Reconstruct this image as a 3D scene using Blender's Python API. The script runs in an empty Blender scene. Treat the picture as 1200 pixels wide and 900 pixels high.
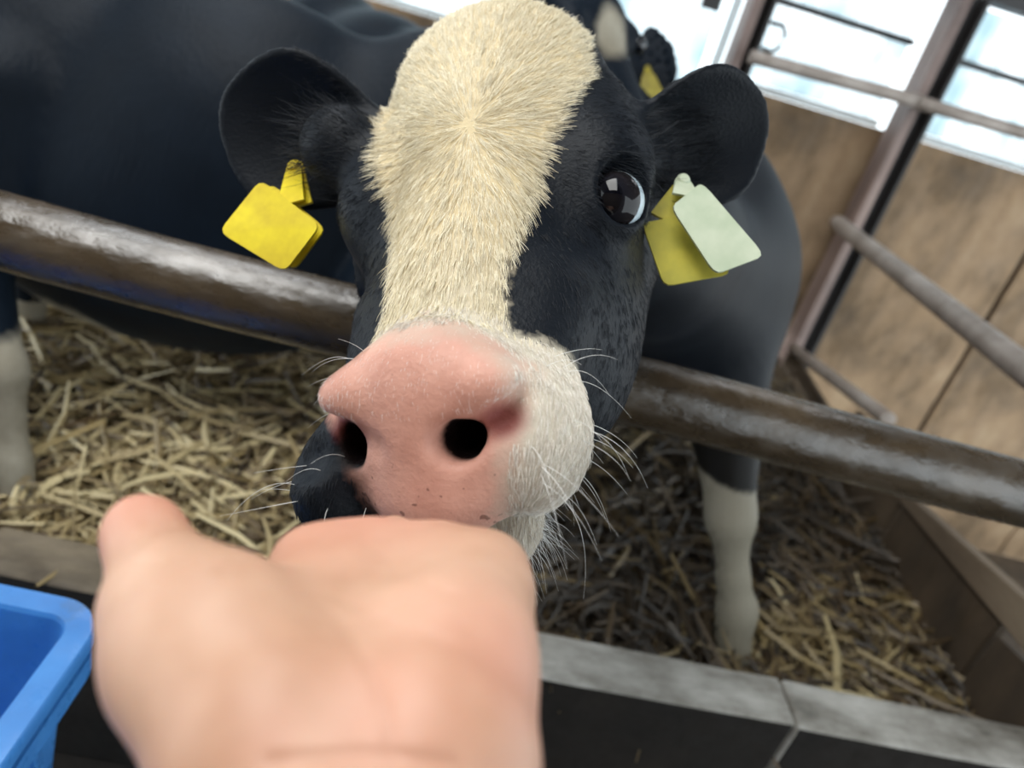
import bpy, math, random, time
import numpy as np
T0 = time.time()
random.seed(7); RNG = np.random.default_rng(7)
S = bpy.context.scene

# ------------------------------------------------------------------ camera
pitch, roll, head = [math.radians(a) for a in (26, 17, 6.5)]
FPX = 870.0
CAM = np.array([0, 0, .9]); UPZ = np.array([0, 0, 1.])
_fh = np.array([math.sin(head), math.cos(head), 0]); _rt = np.array([math.cos(head), -math.sin(head), 0])
CF = math.cos(pitch)*_fh - math.sin(pitch)*UPZ
_u0 = math.sin(pitch)*_fh + math.cos(pitch)*UPZ
CR = math.cos(roll)*_rt + math.sin(roll)*_u0
CU = -math.sin(roll)*_rt + math.cos(roll)*_u0
cam_data = bpy.data.cameras.new('camera'); cam = bpy.data.objects.new('camera', cam_data)
S.collection.objects.link(cam); S.camera = cam
from mathutils import Matrix, Vector
M = Matrix(((CR[0], CU[0], -CF[0], CAM[0]), (CR[1], CU[1], -CF[1], CAM[1]), (CR[2], CU[2], -CF[2], CAM[2]), (0, 0, 0, 1)))
cam.matrix_world = M
cam_data.sensor_width = 36; cam_data.lens = 36*FPX/1200; cam_data.clip_start = .01
cam_data.dof.use_dof = True; cam_data.dof.focus_distance = .38; cam_data.dof.aperture_fstop = 6.0

# ------------------------------------------------------------------ light
W = bpy.data.worlds.new('sky'); S.world = W; W.use_nodes = True
bg = W.node_tree.nodes['Background']; bg.inputs[0].default_value = (.86, .95, 1, 1); bg.inputs[1].default_value = 2.6
S.view_settings.view_transform = 'Standard'; S.view_settings.look = 'None'
S.view_settings.gamma = 1; S.view_settings.exposure = -0.03

def area(name, loc, aim, size, size_y, power, col):
    l = bpy.data.lights.new(name, 'AREA'); l.shape = 'RECTANGLE'; l.size = size; l.size_y = size_y; l.energy = power; l.color = col
    o = bpy.data.objects.new(name, l); S.collection.objects.link(o); o.location = loc
    o.rotation_euler = (Vector(aim)-Vector(loc)).to_track_quat('-Z', 'Y').to_euler(); return o
# area lights added under the roof; only the first has an opening above
area('overhead_fill', (-.75, .15, 2.33), (-.75, .16, 0), 1.0, 1.6, 33, (1, .97, .92))
area('overhead_fill', (-.9, 1.8, 2.33), (-.9, 1.81, 0), .8, 1.2, 15, (.93, .97, 1))  # added for the rail highlight and rims on the calves
area('overhead_fill', (1.3, 2.0, 2.33), (1.3, 2.01, 0), .7, 1.0, 6, (.93, .97, 1))

# ------------------------------------------------------------------ helpers
def P(x, y, d):                                   # a point seen at pixel x, y at depth d metres
    return CAM + (CF + CR*(x-600)/FPX - CU*(y-450)/FPX)*d
def nodes(m):
    m.use_nodes = True; nt = m.node_tree; return nt, nt.nodes, nt.links, nt.nodes['Principled BSDF']
def N_(nt, t, **kw):
    n = nt.nodes.new(t)
    for k, v in kw.items():
        if k in n.inputs: n.inputs[k].default_value = v
        else: setattr(n, k, v)
    return n
def mixc(nt, fac, a, b, mode='MIX'):
    n = nt.nodes.new('ShaderNodeMix'); n.data_type = 'RGBA'; n.blend_type = mode
    for i, v in ((0, fac), (6, a), (7, b)):
        if hasattr(v, 'is_linked'): nt.links.new(v, n.inputs[i])
        elif i == 0: n.inputs[i].default_value = v
        else: n.inputs[i].default_value = (*v, 1)
    return n.outputs[2]
def ramp(nt, src, *stops):
    r = nt.nodes.new('ShaderNodeValToRGB'); e = r.color_ramp.elements
    while len(e) < len(stops): e.new(.5)
    for el, (p, c) in zip(e, stops):
        el.position = p; el.color = (*c, 1) if isinstance(c, tuple) else (c, c, c, 1)
    nt.links.new(src, r.inputs[0]); return r.outputs[0]
def math_(nt, op, a, b=None, c=None):
    n = nt.nodes.new('ShaderNodeMath'); n.operation = op
    for i, v in enumerate((a, b, c)):
        if v is None: continue
        if hasattr(v, 'is_linked'): nt.links.new(v, n.inputs[i])
        else: n.inputs[i].default_value = v
    return n.outputs[0]
def objcoord(nt, scale=(1, 1, 1)):
    t = nt.nodes.new('ShaderNodeTexCoord'); m = nt.nodes.new('ShaderNodeMapping'); m.inputs['Scale'].default_value = scale
    nt.links.new(t.outputs['Object'], m.inputs[0]); return m.outputs[0]
def noise(nt, vec, scale, detail=4, rough=.55):
    n = N_(nt, 'ShaderNodeTexNoise', Scale=scale, Detail=detail, Roughness=rough)
    if vec is not None: nt.links.new(vec, n.inputs['Vector'])
    return n.outputs[0]
def bump(nt, bsdf, h, strength, dist):
    b = N_(nt, 'ShaderNodeBump', Strength=strength, Distance=dist); nt.links.new(h, b.inputs['Height']); nt.links.new(b.outputs[0], bsdf.inputs['Normal'])
def attr(nt, name):
    a = nt.nodes.new('ShaderNodeAttribute'); a.attribute_name = name; return a
MATS = {}
def mottled(name, stops, scale=6, stretch=(1, 1, 1), rough=.7, bumps=.5, dist=.004, metal=0, spec=.5):
    m = bpy.data.materials.new(name); nt, nn, ln, b = nodes(m); v = objcoord(nt, stretch)
    n1 = noise(nt, v, scale, 8, .65); c = ramp(nt, n1, *stops); ln.new(c, b.inputs['Base Color'])
    n2 = noise(nt, v, scale*5, 6); bump(nt, b, n2, bumps, dist)
    b.inputs['Metallic'].default_value = metal; b.inputs['Specular IOR Level'].default_value = spec
    r = ramp(nt, n2, (.3, max(0, rough-.15)), (.7, min(1, rough+.15))); ln.new(r, b.inputs['Roughness'])
    MATS[name] = m; return m
def flat(name, col, rough=.5, **kw):
    m = bpy.data.materials.new(name); nt, nn, ln, b = nodes(m)
    b.inputs['Base Color'].default_value = (*col, 1); b.inputs['Roughness'].default_value = rough
    for k, v in kw.items(): b.inputs[k].default_value = v
    MATS[name] = m; return m

def tag(o, label=None, cat=None, group=None, kind=None):
    for k, v in (('label', label), ('category', cat), ('group', group), ('kind', kind)):
        if v: o[k] = v
    return o
def link(name, me, mat=None, parent=None):
    o = bpy.data.objects.new(name, me); S.collection.objects.link(o)
    if mat is not None: me.materials.append(mat)
    if parent is not None: o.parent = parent
    return o
def mesh_np(name, verts, quads, smooth=True, tris=False):
    me = bpy.data.meshes.new(name); n = 3 if tris else 4
    me.vertices.add(len(verts)); me.vertices.foreach_set('co', np.asarray(verts, np.float32).ravel())
    me.loops.add(len(quads)*n); me.loops.foreach_set('vertex_index', np.asarray(quads, np.int32).ravel())
    me.polygons.add(len(quads)); me.polygons.foreach_set('loop_start', np.arange(0, len(quads)*n, n, dtype=np.int32))
    me.polygons.foreach_set('use_smooth', np.full(len(quads), smooth)); me.update(calc_edges=True); return me
def fattr(me, name, vals):
    a = me.attributes.new(name, 'FLOAT', 'POINT'); a.data.foreach_set('value', np.asarray(vals, np.float32))
def empty(name, loc=(0, 0, 0)):
    o = bpy.data.objects.new(name, None); S.collection.objects.link(o); o.location = loc; o.empty_display_size = .05; return o
import bmesh
def box(name, lo, hi, mat, parent=None, bev=.004, jitter=0, seg=2, cuts=0):
    bm = bmesh.new(); bmesh.ops.create_cube(bm, size=1)
    lo = np.array(lo, float); hi = np.array(hi, float); c = (lo+hi)/2; s = hi-lo
    for v in bm.verts: v.co = Vector([v.co[i]*s[i] for i in range(3)])
    if cuts:
        ax = int(np.argmax(s)); ed = [e for e in bm.edges if abs((e.verts[0].co-e.verts[1].co)[ax]) > s[ax]*.9]
        bmesh.ops.subdivide_edges(bm, edges=ed, cuts=cuts)
        for v in bm.verts:
            v.co += Vector([random.uniform(-1, 1)*jitter for _ in range(3)])
    if bev: bmesh.ops.bevel(bm, geom=[e for e in bm.edges if e.calc_face_angle(0) > .5], offset=bev, segments=seg, affect='EDGES', profile=.6)
    me = bpy.data.meshes.new(name); bm.to_mesh(me); bm.free()
    for p in me.polygons: p.use_smooth = False
    o = link(name, me, mat, parent); o.location = c; return o
def tube_mesh(name, pts, rad, seg=20, wob=0, caps=True):
    pts = np.array(pts, float); k = len(pts); rad = np.broadcast_to(np.asarray(rad, float), (k,))
    tn = np.gradient(pts, axis=0); tn /= np.linalg.norm(tn, axis=1)[:, None]
    ref = np.array([0, 0, 1.]) if abs(tn[0][2]) < .9 else np.array([1., 0, 0])
    V = []; Q = []
    for i in range(k):
        a = np.cross(tn[i], ref); a /= np.linalg.norm(a); b = np.cross(a, tn[i])
        for j in range(seg):
            t = 2*math.pi*j/seg; r = rad[i]*(1+random.uniform(-wob, wob)); V.append(pts[i]+r*(a*math.cos(t)+b*math.sin(t)))
    for i in range(k-1):
        for j in range(seg):
            Q.append((i*seg+j, i*seg+(j+1) % seg, (i+1)*seg+(j+1) % seg, (i+1)*seg+j))
    me = bpy.data.meshes.new(name)
    F = [tuple(q) for q in Q]
    if caps: F += [tuple(range(seg))[::-1], tuple(range((k-1)*seg, k*seg))]
    me.from_pydata([tuple(v) for v in V], [], F)
    for p in me.polygons: p.use_smooth = len(p.vertices) == 4
    me.update(); return me

# ---------------- signed distance modelling: one continuous skin per body
class Field:
    def __init__(s, xs, ys, zs):
        s.ax = [np.asarray(a, np.float32) for a in (xs, ys, zs)]; s.F = np.full([len(a) for a in s.ax], 9., np.float32)
    def sub(s, lo, hi):
        i = [slice(max(0, np.searchsorted(a, l)-1), min(len(a), np.searchsorted(a, h)+1)) for a, l, h in zip(s.ax, lo, hi)]
        g = [a[j] for a, j in zip(s.ax, i)]
        return tuple(i), g[0][:, None, None], g[1][None, :, None], g[2][None, None, :]
    def put(s, i, d, k, cut):
        f = s.F[i]
        if cut: d = -d; h = np.clip(k-np.abs(f-d), 0, None)/k if k else 0; s.F[i] = np.maximum(f, d)+(h*h*k*.25 if k else 0)
        else: h = np.clip(k-np.abs(f-d), 0, None)/k if k else 0; s.F[i] = np.minimum(f, d)-(h*h*k*.25 if k else 0)
    def cap(s, a, b, ra, rb, k=.02, cut=False):
        a = np.array(a, float); b = np.array(b, float); m = max(ra, rb)+k+.015
        i, X, Y, Z = s.sub(np.minimum(a, b)-m, np.maximum(a, b)+m)
        if 0 in s.F[i].shape: return
        ab = b-a; t = np.clip(((X-a[0])*ab[0]+(Y-a[1])*ab[1]+(Z-a[2])*ab[2])/(ab@ab+1e-12), 0, 1)
        d = np.sqrt((X-a[0]-ab[0]*t)**2+(Y-a[1]-ab[1]*t)**2+(Z-a[2]-ab[2]*t)**2)-(ra+(rb-ra)*t)
        s.put(i, d, k, cut)
    def ell(s, c, r, k=.02, R=None, cut=False):     # R rows: the ellipsoid's own axes
        c = np.array(c, float); r = np.array(r, float); m = r.max()+k+.015
        i, X, Y, Z = s.sub(c-m, c+m)
        if 0 in s.F[i].shape: return
        X = X-c[0]; Y = Y-c[1]; Z = Z-c[2]
        if R is not None: X, Y, Z = [q[0]*X+q[1]*Y+q[2]*Z for q in R]
        k0 = np.sqrt((X/r[0])**2+(Y/r[1])**2+(Z/r[2])**2); k1 = np.sqrt((X/r[0]**2)**2+(Y/r[1]**2)**2+(Z/r[2]**2)**2)
        s.put(i, k0*(k0-1)/(k1+1e-9), k, cut)
    def chain(s, pts, rad, k=.02, cut=False):
        for j in range(len(pts)-1): s.cap(pts[j], pts[j+1], rad[j], rad[j+1], k, cut)
    def ear(s, o, X_, Z_, L, Wd, cupd=.5, k=.014, th=.0035, curl=0.):
        o = np.array(o, float); X_ = np.array(X_, float); X_ /= np.linalg.norm(X_)
        Z_ = np.array(Z_, float); Z_ -= X_*(X_@Z_); Z_ /= np.linalg.norm(Z_); Y_ = np.cross(Z_, X_)
        c = o+X_*L/2; m = L*.5+Wd+.03; i, X, Y, Z = s.sub(c-m, c+m)
        if 0 in s.F[i].shape: return
        X = X-o[0]; Y = Y-o[1]; Z = Z-o[2]
        x, y, z = [q[0]*X+q[1]*Y+q[2]*Z for q in (X_, Y_, Z_)]
        t = np.clip(x/L, 0, 1); w = Wd*np.clip(np.sin(math.pi*t**1.4), 0, 1)**.6+.026*(1-t)**1.5
        zc = cupd*(y**2)/Wd*(1.25-.6*t)+curl*t**2*L - .012*(1-t)
        tk = th+.004*(1-t)
        d1 = np.maximum(np.abs(y)-w, np.maximum(x-L, -x-.01))*.8; d2 = (np.abs(z-zc)-tk)*.85
        h = np.clip(.006-np.abs(d1-d2), 0, None)/.006; s.put(i, np.maximum(d1, d2)+h*h*.0015, k, False)
    def mesh(s):
        F = s.F; ax = s.ax; neg = F < 0
        c = [neg[i:F.shape[0]-1+i, j:F.shape[1]-1+j, k:F.shape[2]-1+k] for i in (0, 1) for j in (0, 1) for k in (0, 1)]
        a = c[0]; allv = a.copy(); anyv = a.copy()
        for q in c[1:]: allv &= q; anyv |= q
        I, J, K = np.nonzero(anyv & ~allv); n = len(I)
        idx = np.full(anyv.shape, -1, np.int32); idx[I, J, K] = np.arange(n)
        acc = np.zeros((n, 3)); cnt = np.zeros(n)
        cor = [(i, j, k) for i in (0, 1) for j in (0, 1) for k in (0, 1)]
        for p in cor:
            for e in range(3):
                if p[e]: continue
                q = list(p); q[e] = 1
                fa = F[I+p[0], J+p[1], K+p[2]]; fb = F[I+q[0], J+q[1], K+q[2]]
                m = (fa < 0) != (fb < 0); t = np.where(m, fa/np.where(m, fa-fb, 1), 0)
                pa = np.stack([ax[0][I+p[0]], ax[1][J+p[1]], ax[2][K+p[2]]], 1).astype(float); pb = np.stack([ax[0][I+q[0]], ax[1][J+q[1]], ax[2][K+q[2]]], 1)
                acc += np.where(m[:, None], pa+(pb-pa)*t[:, None], 0); cnt += m
        V = acc/cnt[:, None]; Q = []
        for e in range(3):
            sl = [slice(None)]*3; sh = [slice(None)]*3; sl[e] = slice(0, -1); sh[e] = slice(1, None)
            A_ = neg[tuple(sl)]; B_ = neg[tuple(sh)]; ch = A_ != B_
            u, v = [(1, 2), (2, 0), (0, 1)][e]
            g = list(np.nonzero(ch)); fl = A_[tuple(g)]
            ok = (g[u] > 0) & (g[v] > 0) & (g[u] < F.shape[u]-1) & (g[v] < F.shape[v]-1)
            g = [q[ok] for q in g]; fl = fl[ok]
            def cell(du, dv):
                h = [q.copy() for q in g]; h[u] = h[u]-du; h[v] = h[v]-dv; return idx[tuple(h)]
            q = np.stack([cell(1, 1), cell(0, 1), cell(0, 0), cell(1, 0)], 1)
            q[~fl] = q[~fl][:, ::-1]; Q.append(q)
        Q = np.concatenate(Q); return relax(V, Q, 4), Q
def relax(V, Q, it=3, lam=.5):
    E_ = np.concatenate([Q[:, [0, 1]], Q[:, [1, 2]], Q[:, [2, 3]], Q[:, [3, 0]]]); E_ = np.concatenate([E_, E_[:, ::-1]])
    cnt = np.bincount(E_[:, 0], minlength=len(V))[:, None]+1e-9
    for i in range(it*2):
        A = np.stack([np.bincount(E_[:, 0], weights=V[E_[:, 1], k], minlength=len(V)) for k in range(3)], 1)/cnt
        V = V+(A-V)*(lam if i % 2 == 0 else -lam*.9)
    return V
def vnormals(V, Q):
    n = np.cross(V[Q[:, 2]]-V[Q[:, 0]], V[Q[:, 3]]-V[Q[:, 1]]); N = np.zeros_like(V)
    for j in range(4): np.add.at(N, Q[:, j], n)
    return N/(np.linalg.norm(N, axis=1)[:, None]+1e-12)
def steps(lo, flo, fhi, hi, f, c):                 # fine between flo and fhi, coarser outside, growing
    mid = np.arange(flo, fhi, f); a = []; x = flo; st = f
    while x > lo: st = min(c, st*1.25); x -= st; a.append(x)
    b = []; x = mid[-1]; st = f
    while x < hi: st = min(c, st*1.25); x += st; b.append(x)
    return np.concatenate([a[::-1], mid, b])
def hair(name, roots, dirs, lens, rad, mat, parent, npt=4, bend=None, clump=0):
    n = len(roots); hc = bpy.data.hair_curves.new(name); hc.add_curves([npt]*n)
    t = np.linspace(0, 1, npt)[None, :, None]
    pos = roots[:, None, :]+dirs[:, None, :]*lens[:, None, None]*t
    if bend is not None: pos = pos+bend[:, None, :]*lens[:, None, None]*t**2
    hc.attributes['position'].data.foreach_set('vector', pos.astype(np.float32).ravel())
    r = np.broadcast_to(np.asarray(rad, float).reshape(-1, 1) if np.ndim(rad) else rad, (n, npt))*(1-.75*np.linspace(0, 1, npt)[None, :])
    ra = hc.attributes.get('radius') or hc.attributes.new('radius', 'FLOAT', 'POINT'); ra.data.foreach_set('value', r.astype(np.float32).ravel())
    o = bpy.data.objects.new(name, hc); S.collection.objects.link(o); hc.materials.append(mat)
    if parent is not None: o.parent = parent
    o['kind'] = 'stuff'; return o

# ------------------------------------------------------------------ materials
mottled('weathered_ply', [(.3, (.045, .03, .016)), (.43, (.17, .11, .06)), (.55, (.32, .21, .12)), (.75, (.50, .37, .23))], 3.0, (1, 1, .6), .75, .3)
mottled('old_plank', [(.25, (.05, .035, .022)), (.5, (.14, .10, .065)), (.75, (.24, .185, .125))], 5, (1, .25, 1), .8, .4)
mottled('muddy_board', [(.3, (.025, .017, .010)), (.55, (.07, .046, .026)), (.8, (.12, .085, .05))], 5, (1, 1, .6), .8, .4)
mottled('rail_steel', [(.25, (.014, .010, .006)), (.5, (.055, .037, .020)), (.72, (.11, .08, .05)), (.85, (.26, .24, .22))], 14, (.5, 1, 1), .29, .6, .003, 0, 1.)
mottled('pipe_steel', [(.3, (.22, .18, .15)), (.6, (.42, .36, .32)), (.8, (.5, .46, .42))], 10, (1, 1, 1), .5, .3, .002, .2)
mottled('post_steel', [(.3, (.14, .10, .09)), (.6, (.32, .23, .20)), (.8, (.42, .34, .30))], 7, (1, 1, .3), .6, .3, .002)
mottled('concrete', [(.25, (.05, .045, .035)), (.42, (.26, .245, .215)), (.6, (.46, .445, .41)), (.8, (.66, .65, .61))], 16, (.5, 1, 1), .75, .6, .005)
mottled('concrete_brown', [(.25, (.06, .045, .03)), (.5, (.19, .15, .10)), (.7, (.29, .24, .17)), (.85, (.5, .5, .48))], 9, (.5, 1, 1), .7, .6, .005)
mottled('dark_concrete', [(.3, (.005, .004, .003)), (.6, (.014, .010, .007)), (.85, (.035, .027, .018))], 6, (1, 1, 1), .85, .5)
mottled('dung', [(.3, (.016, .010, .005)), (.5, (.05, .033, .017)), (.75, (.11, .078, .04))], 9, (1, 1, 1), .7, .8, .01)
mottled('white_frame', [(.3, (.45, .5, .52)), (.7, (.7, .75, .76))], 7, (1, 1, 1), .5, .1)
mottled('blue_plastic', [(.22, (.06, .12, .22)), (.34, (.045, .20, .55)), (.7, (.07, .29, .72))], 9, (1, 1, 1), .35, .12, .002)
flat('dark_steel', (.03, .028, .028), .6)
flat('horn', (.05, .04, .035), .4)

def pane_mat():
    m = bpy.data.materials.new('cloudy_sheet'); nt, nn, ln, b = nodes(m); out = nn['Material Output']
    v = objcoord(nt, (1, 1, .5)); n = noise(nt, v, 5, 3); f = ramp(nt, n, (.38, .10), (.68, .72))
    t = nn.new('ShaderNodeBsdfTransparent'); tr = nn.new('ShaderNodeBsdfTranslucent'); tr.inputs[0].default_value = (.34, .46, .50, 1)
    mx = nn.new('ShaderNodeMixShader'); ln.new(f, mx.inputs[0]); ln.new(t.outputs[0], mx.inputs[1]); ln.new(tr.outputs[0], mx.inputs[2])
    ln.new(mx.outputs[0], out.inputs[0]); MATS['cloudy_sheet'] = m
pane_mat()
def straw_mat():
    m = bpy.data.materials.new('straw'); nt, nn, ln, b = nodes(m)
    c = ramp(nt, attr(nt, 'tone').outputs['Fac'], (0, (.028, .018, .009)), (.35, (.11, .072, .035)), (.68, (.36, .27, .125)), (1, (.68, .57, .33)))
    ln.new(c, b.inputs['Base Color']); b.inputs['Roughness'].default_value = .45; MATS['straw'] = m
straw_mat()
def coat_mat():
    m = bpy.data.materials.new('calf_coat'); nt, nn, ln, b = nodes(m)
    v = objcoord(nt); n = noise(nt, v, 150, 3)
    jag = math_(nt, 'MULTIPLY', math_(nt, 'SUBTRACT', n, .5), .012)
    f = math_(nt, 'ADD', attr(nt, 'white').outputs['Fac'], jag); f = ramp(nt, math_(nt, 'MULTIPLY_ADD', f, 120, .5), (0, 0.), (1, 1.))
    nl = noise(nt, v, 12, 5)
    black = ramp(nt, nl, (.3, (.003, .005, .0085)), (.7, (.008, .0105, .015)))
    cream = mixc(nt, attr(nt, 'stain').outputs['Fac'], (.62, .57, .47), (.62, .50, .29))
    c = mixc(nt, f, black, cream)
    pk = attr(nt, 'pink').outputs['Fac']; pk = math_(nt, 'ADD', pk, math_(nt, 'MULTIPLY', math_(nt, 'SUBTRACT', noise(nt, v, 90, 4), .5), .012)); pkf = ramp(nt, math_(nt, 'MULTIPLY_ADD', pk, 60, .5), (0, 0.), (1, 1.))
    n3 = noise(nt, v, 45, 5); pinkc = ramp(nt, n3, (.3, (.50, .245, .185)), (.7, (.66, .36, .28)))
    sp = noise(nt, v, 210, 1); lo = attr(nt, 'spots').outputs['Fac']
    spf = ramp(nt, math_(nt, 'ADD', sp, math_(nt, 'MULTIPLY', lo, .12)), (.77, 0.), (.80, .65))
    pinkc = mixc(nt, spf, pinkc, (.10, .035, .025))
    c = mixc(nt, attr(nt, 'dirt').outputs['Fac'], c, mixc(nt, f, (.01, .009, .008), (.27, .245, .19)))
    c = mixc(nt, pkf, c, pinkc)
    c = mixc(nt, attr(nt, 'raw').outputs['Fac'], c, (.22, .035, .04))
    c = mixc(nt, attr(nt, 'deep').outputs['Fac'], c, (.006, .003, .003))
    ln.new(c, b.inputs['Base Color'])
    r = math_(nt, 'MULTIPLY_ADD', pkf, -.12, .50); ln.new(r, b.inputs['Roughness'])
    b.inputs['Subsurface Weight'].default_value = .0
    hb = noise(nt, objcoord(nt, (1, 1, 1)), 420, 3); bump(nt, b, hb, .35, .0015)
    b.inputs['Specular IOR Level'].default_value = .15; b.inputs['Sheen Weight'].default_value = .02; b.inputs['Sheen Roughness'].default_value = .45; b.inputs['Sheen Tint'].default_value = (.75, .85, 1, 1)
    MATS['calf_coat'] = m
coat_mat()
def body_coat():
    m = bpy.data.materials.new('body_coat'); nt, nn, ln, b = nodes(m); v = objcoord(nt)
    n = noise(nt, v, 40, 3); f = math_(nt, 'ADD', attr(nt, 'white').outputs['Fac'], math_(nt, 'MULTIPLY', math_(nt, 'SUBTRACT', n, .5), .02))
    f = ramp(nt, math_(nt, 'MULTIPLY_ADD', f, 60, .5), (0, 0.), (1, 1.))
    nl = noise(nt, v, 9, 6); black = ramp(nt, nl, (.3, (.0012, .0042, .009)), (.7, (.004, .009, .017)))
    wh = ramp(nt, nl, (.3, (.19, .165, .12)), (.65, (.38, .35, .28)))
    ln.new(mixc(nt, f, black, wh), b.inputs['Base Color']); b.inputs['Roughness'].default_value = .55
    bump(nt, b, noise(nt, objcoord(nt, (1, 1, .15)), 160, 3), .3, .004)
    b.inputs['Specular IOR Level'].default_value = .15; b.inputs['Sheen Weight'].default_value = .02; b.inputs['Sheen Tint'].default_value = (.7, .85, 1, 1); MATS['body_coat'] = m
body_coat()
def hair_mat(name, col, col2, rough, tr=0.):
    m = bpy.data.materials.new(name); nt, nn, ln, b = nodes(m)
    h = nn.new('ShaderNodeHairInfo'); ln.new(mixc(nt, h.outputs['Random'], col, col2), b.inputs['Base Color'])
    b.inputs['Roughness'].default_value = rough; b.inputs['Specular IOR Level'].default_value = .25; MATS[name] = m
hair_mat('white_hair', (.68, .59, .40), (.90, .84, .68), .55)
hair_mat('pale_hair', (.62, .55, .46), (.85, .82, .76), .5)
hair_mat('black_hair', (.004, .006, .010), (.011, .014, .020), .45)
hair_mat('whisker_hair', (.72, .72, .70), (.9, .9, .88), .35)
def skin_mat():
    m = bpy.data.materials.new('skin'); nt, nn, ln, b = nodes(m); v = objcoord(nt)
    n = noise(nt, v, 22, 3); c = ramp(nt, n, (.35, (.50, .275, .175)), (.65, (.64, .39, .27)))
    c = mixc(nt, attr(nt, 'flush').outputs['Fac'], c, (.66, .25, .18)); ln.new(c, b.inputs['Base Color'])
    b.inputs['Roughness'].default_value = .48; b.inputs['Subsurface Weight'].default_value = .15
    b.inputs['Subsurface Radius'].default_value = (.008, .003, .0015); b.inputs['Subsurface Scale'].default_value = 1.
    w = N_(nt, 'ShaderNodeTexNoise', Scale=260., Detail=3.); ln.new(v, w.inputs['Vector']); bump(nt, b, w.outputs[0], .12, .0008); MATS['skin'] = m
skin_mat()
def tag_mat(name, a, bcol, rough=.4):
    m = bpy.data.materials.new(name); nt, nn, ln, b = nodes(m)
    n = noise(nt, objcoord(nt), 45, 3); ln.new(ramp(nt, n, (.35, a), (.65, bcol)), b.inputs['Base Color']); b.inputs['Roughness'].default_value = rough; MATS[name] = m
tag_mat('tag_yellow', (.62, .46, .01), (.82, .66, .015)); tag_mat('tag_olive', (.42, .38, .06), (.60, .52, .07)); tag_mat('tag_pale', (.50, .58, .42), (.62, .68, .52)); tag_mat('tag_dull', (.25, .2, .03), (.40, .34, .05))

# ------------------------------------------------------------------ the setting
def plane_np(name, xs, ys, zf, mat):
    X, Y = np.meshgrid(xs, ys, indexing='ij'); Z = zf(X, Y); V = np.stack([X, Y, Z], -1).reshape(-1, 3)
    nx, ny = X.shape; i = np.arange(nx-1)[:, None]*ny+np.arange(ny-1)[None]; i = i.ravel()
    return mesh_np(name, V, np.stack([i, i+ny, i+ny+1, i+1], 1))
fl = link('floor', plane_np('floor', np.linspace(-3.2, 3.2, 3), np.linspace(-2, .74, 3), lambda X, Y: X*0-.15, None), MATS['dark_concrete']); fl['kind'] = 'structure'

# bedding ground: heaped, highest at the back left
def bed_z(X, Y):
    return (.07+.012*np.sin(7*X+1.3)*np.cos(6*Y)+.018*np.sin(3.1*X+2*Y)+.010*np.sin(17*X-5*Y)*np.sin(13*Y)
            + .004*np.sin(53*X+9)*np.sin(47*Y+X*9)+.05*np.exp(-((X-.25)**2+(Y-1.25)**2)/.06))
bed = link('straw_bedding', plane_np('straw_bedding', np.linspace(0, 1, 220), np.linspace(.745, 2.59, 120), bed_z, None), MATS['dung'])
tag(bed, 'deep bed of trampled straw and dung covering the pen floor', 'bedding', kind='stuff')

def straws(name, n, xf, yf, zf, mat, lens=(.03, .26), wid=(.0012, .0060), lift=.06, tone=None, flatness=.25, parent=None):
    x = xf(n); y = yf(n); z = zf(x, y); ang = RNG.uniform(0, 2*math.pi, n); el = RNG.normal(0, flatness, n)
    d = np.stack([np.cos(ang)*np.cos(el), np.sin(ang)*np.cos(el), np.sin(el)], 1)
    L = RNG.uniform(*lens, n)*RNG.uniform(.4, 1, n); w = RNG.uniform(*wid, n)
    c = np.stack([x, y, z+RNG.uniform(.2, 1, n)**2*lift+.004], 1)
    side = np.cross(d, [0, 0, 1.]); side /= np.linalg.norm(side, axis=1)[:, None]+1e-9; up = np.cross(side, d)
    bend = RNG.normal(0, .18, n)[:, None]*side + RNG.normal(0, .1, n)[:, None]*up
    V = np.zeros((n, 4, 3, 3))
    for k, t in enumerate((-.5, -.17, .17, .5)):
        p = c+d*L[:, None]*t+bend*L[:, None]*(t*t)*1.6
        ww = w[:, None]*(1 if abs(t) < .4 else .6)
        V[:, k, 0] = p+side*ww; V[:, k, 1] = p-side*ww; V[:, k, 2] = p+up*ww*.9
    Q = []
    for k in range(3):
        for j in range(3):
            a, b2 = k*3+j, k*3+(j+1) % 3; Q.append((a, b2, b2+3, a+3))
    Q = np.array(Q)[None]+np.arange(n)[:, None, None]*12
    me = mesh_np(name, V.reshape(-1, 3), Q.reshape(-1, 4), smooth=False)
    t = np.clip(tone(x, y)+RNG.normal(0, .25, n), 0, 1) if tone else RNG.uniform(0, 1, n)
    fattr(me, 'tone', np.repeat(t, 12)); return link(name, me, mat, parent)
def tone_pen(x, y):
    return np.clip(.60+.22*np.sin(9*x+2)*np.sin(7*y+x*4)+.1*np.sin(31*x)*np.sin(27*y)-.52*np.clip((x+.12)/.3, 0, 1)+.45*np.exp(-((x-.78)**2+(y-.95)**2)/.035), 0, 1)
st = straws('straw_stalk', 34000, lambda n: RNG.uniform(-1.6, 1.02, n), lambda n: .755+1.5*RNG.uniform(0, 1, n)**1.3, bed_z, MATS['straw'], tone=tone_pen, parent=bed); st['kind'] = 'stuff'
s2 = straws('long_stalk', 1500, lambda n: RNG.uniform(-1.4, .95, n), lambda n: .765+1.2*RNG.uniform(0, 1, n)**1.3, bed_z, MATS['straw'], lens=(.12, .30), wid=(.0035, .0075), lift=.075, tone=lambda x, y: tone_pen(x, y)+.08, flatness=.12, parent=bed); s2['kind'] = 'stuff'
fs = straws('loose_straw', 1500, lambda n: RNG.uniform(.05, 1.3, n), lambda n: RNG.uniform(.45, .66, n), lambda x, y: x*0-.15, MATS['straw'], tone=lambda x, y: x*0+.25, lift=.02)
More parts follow.
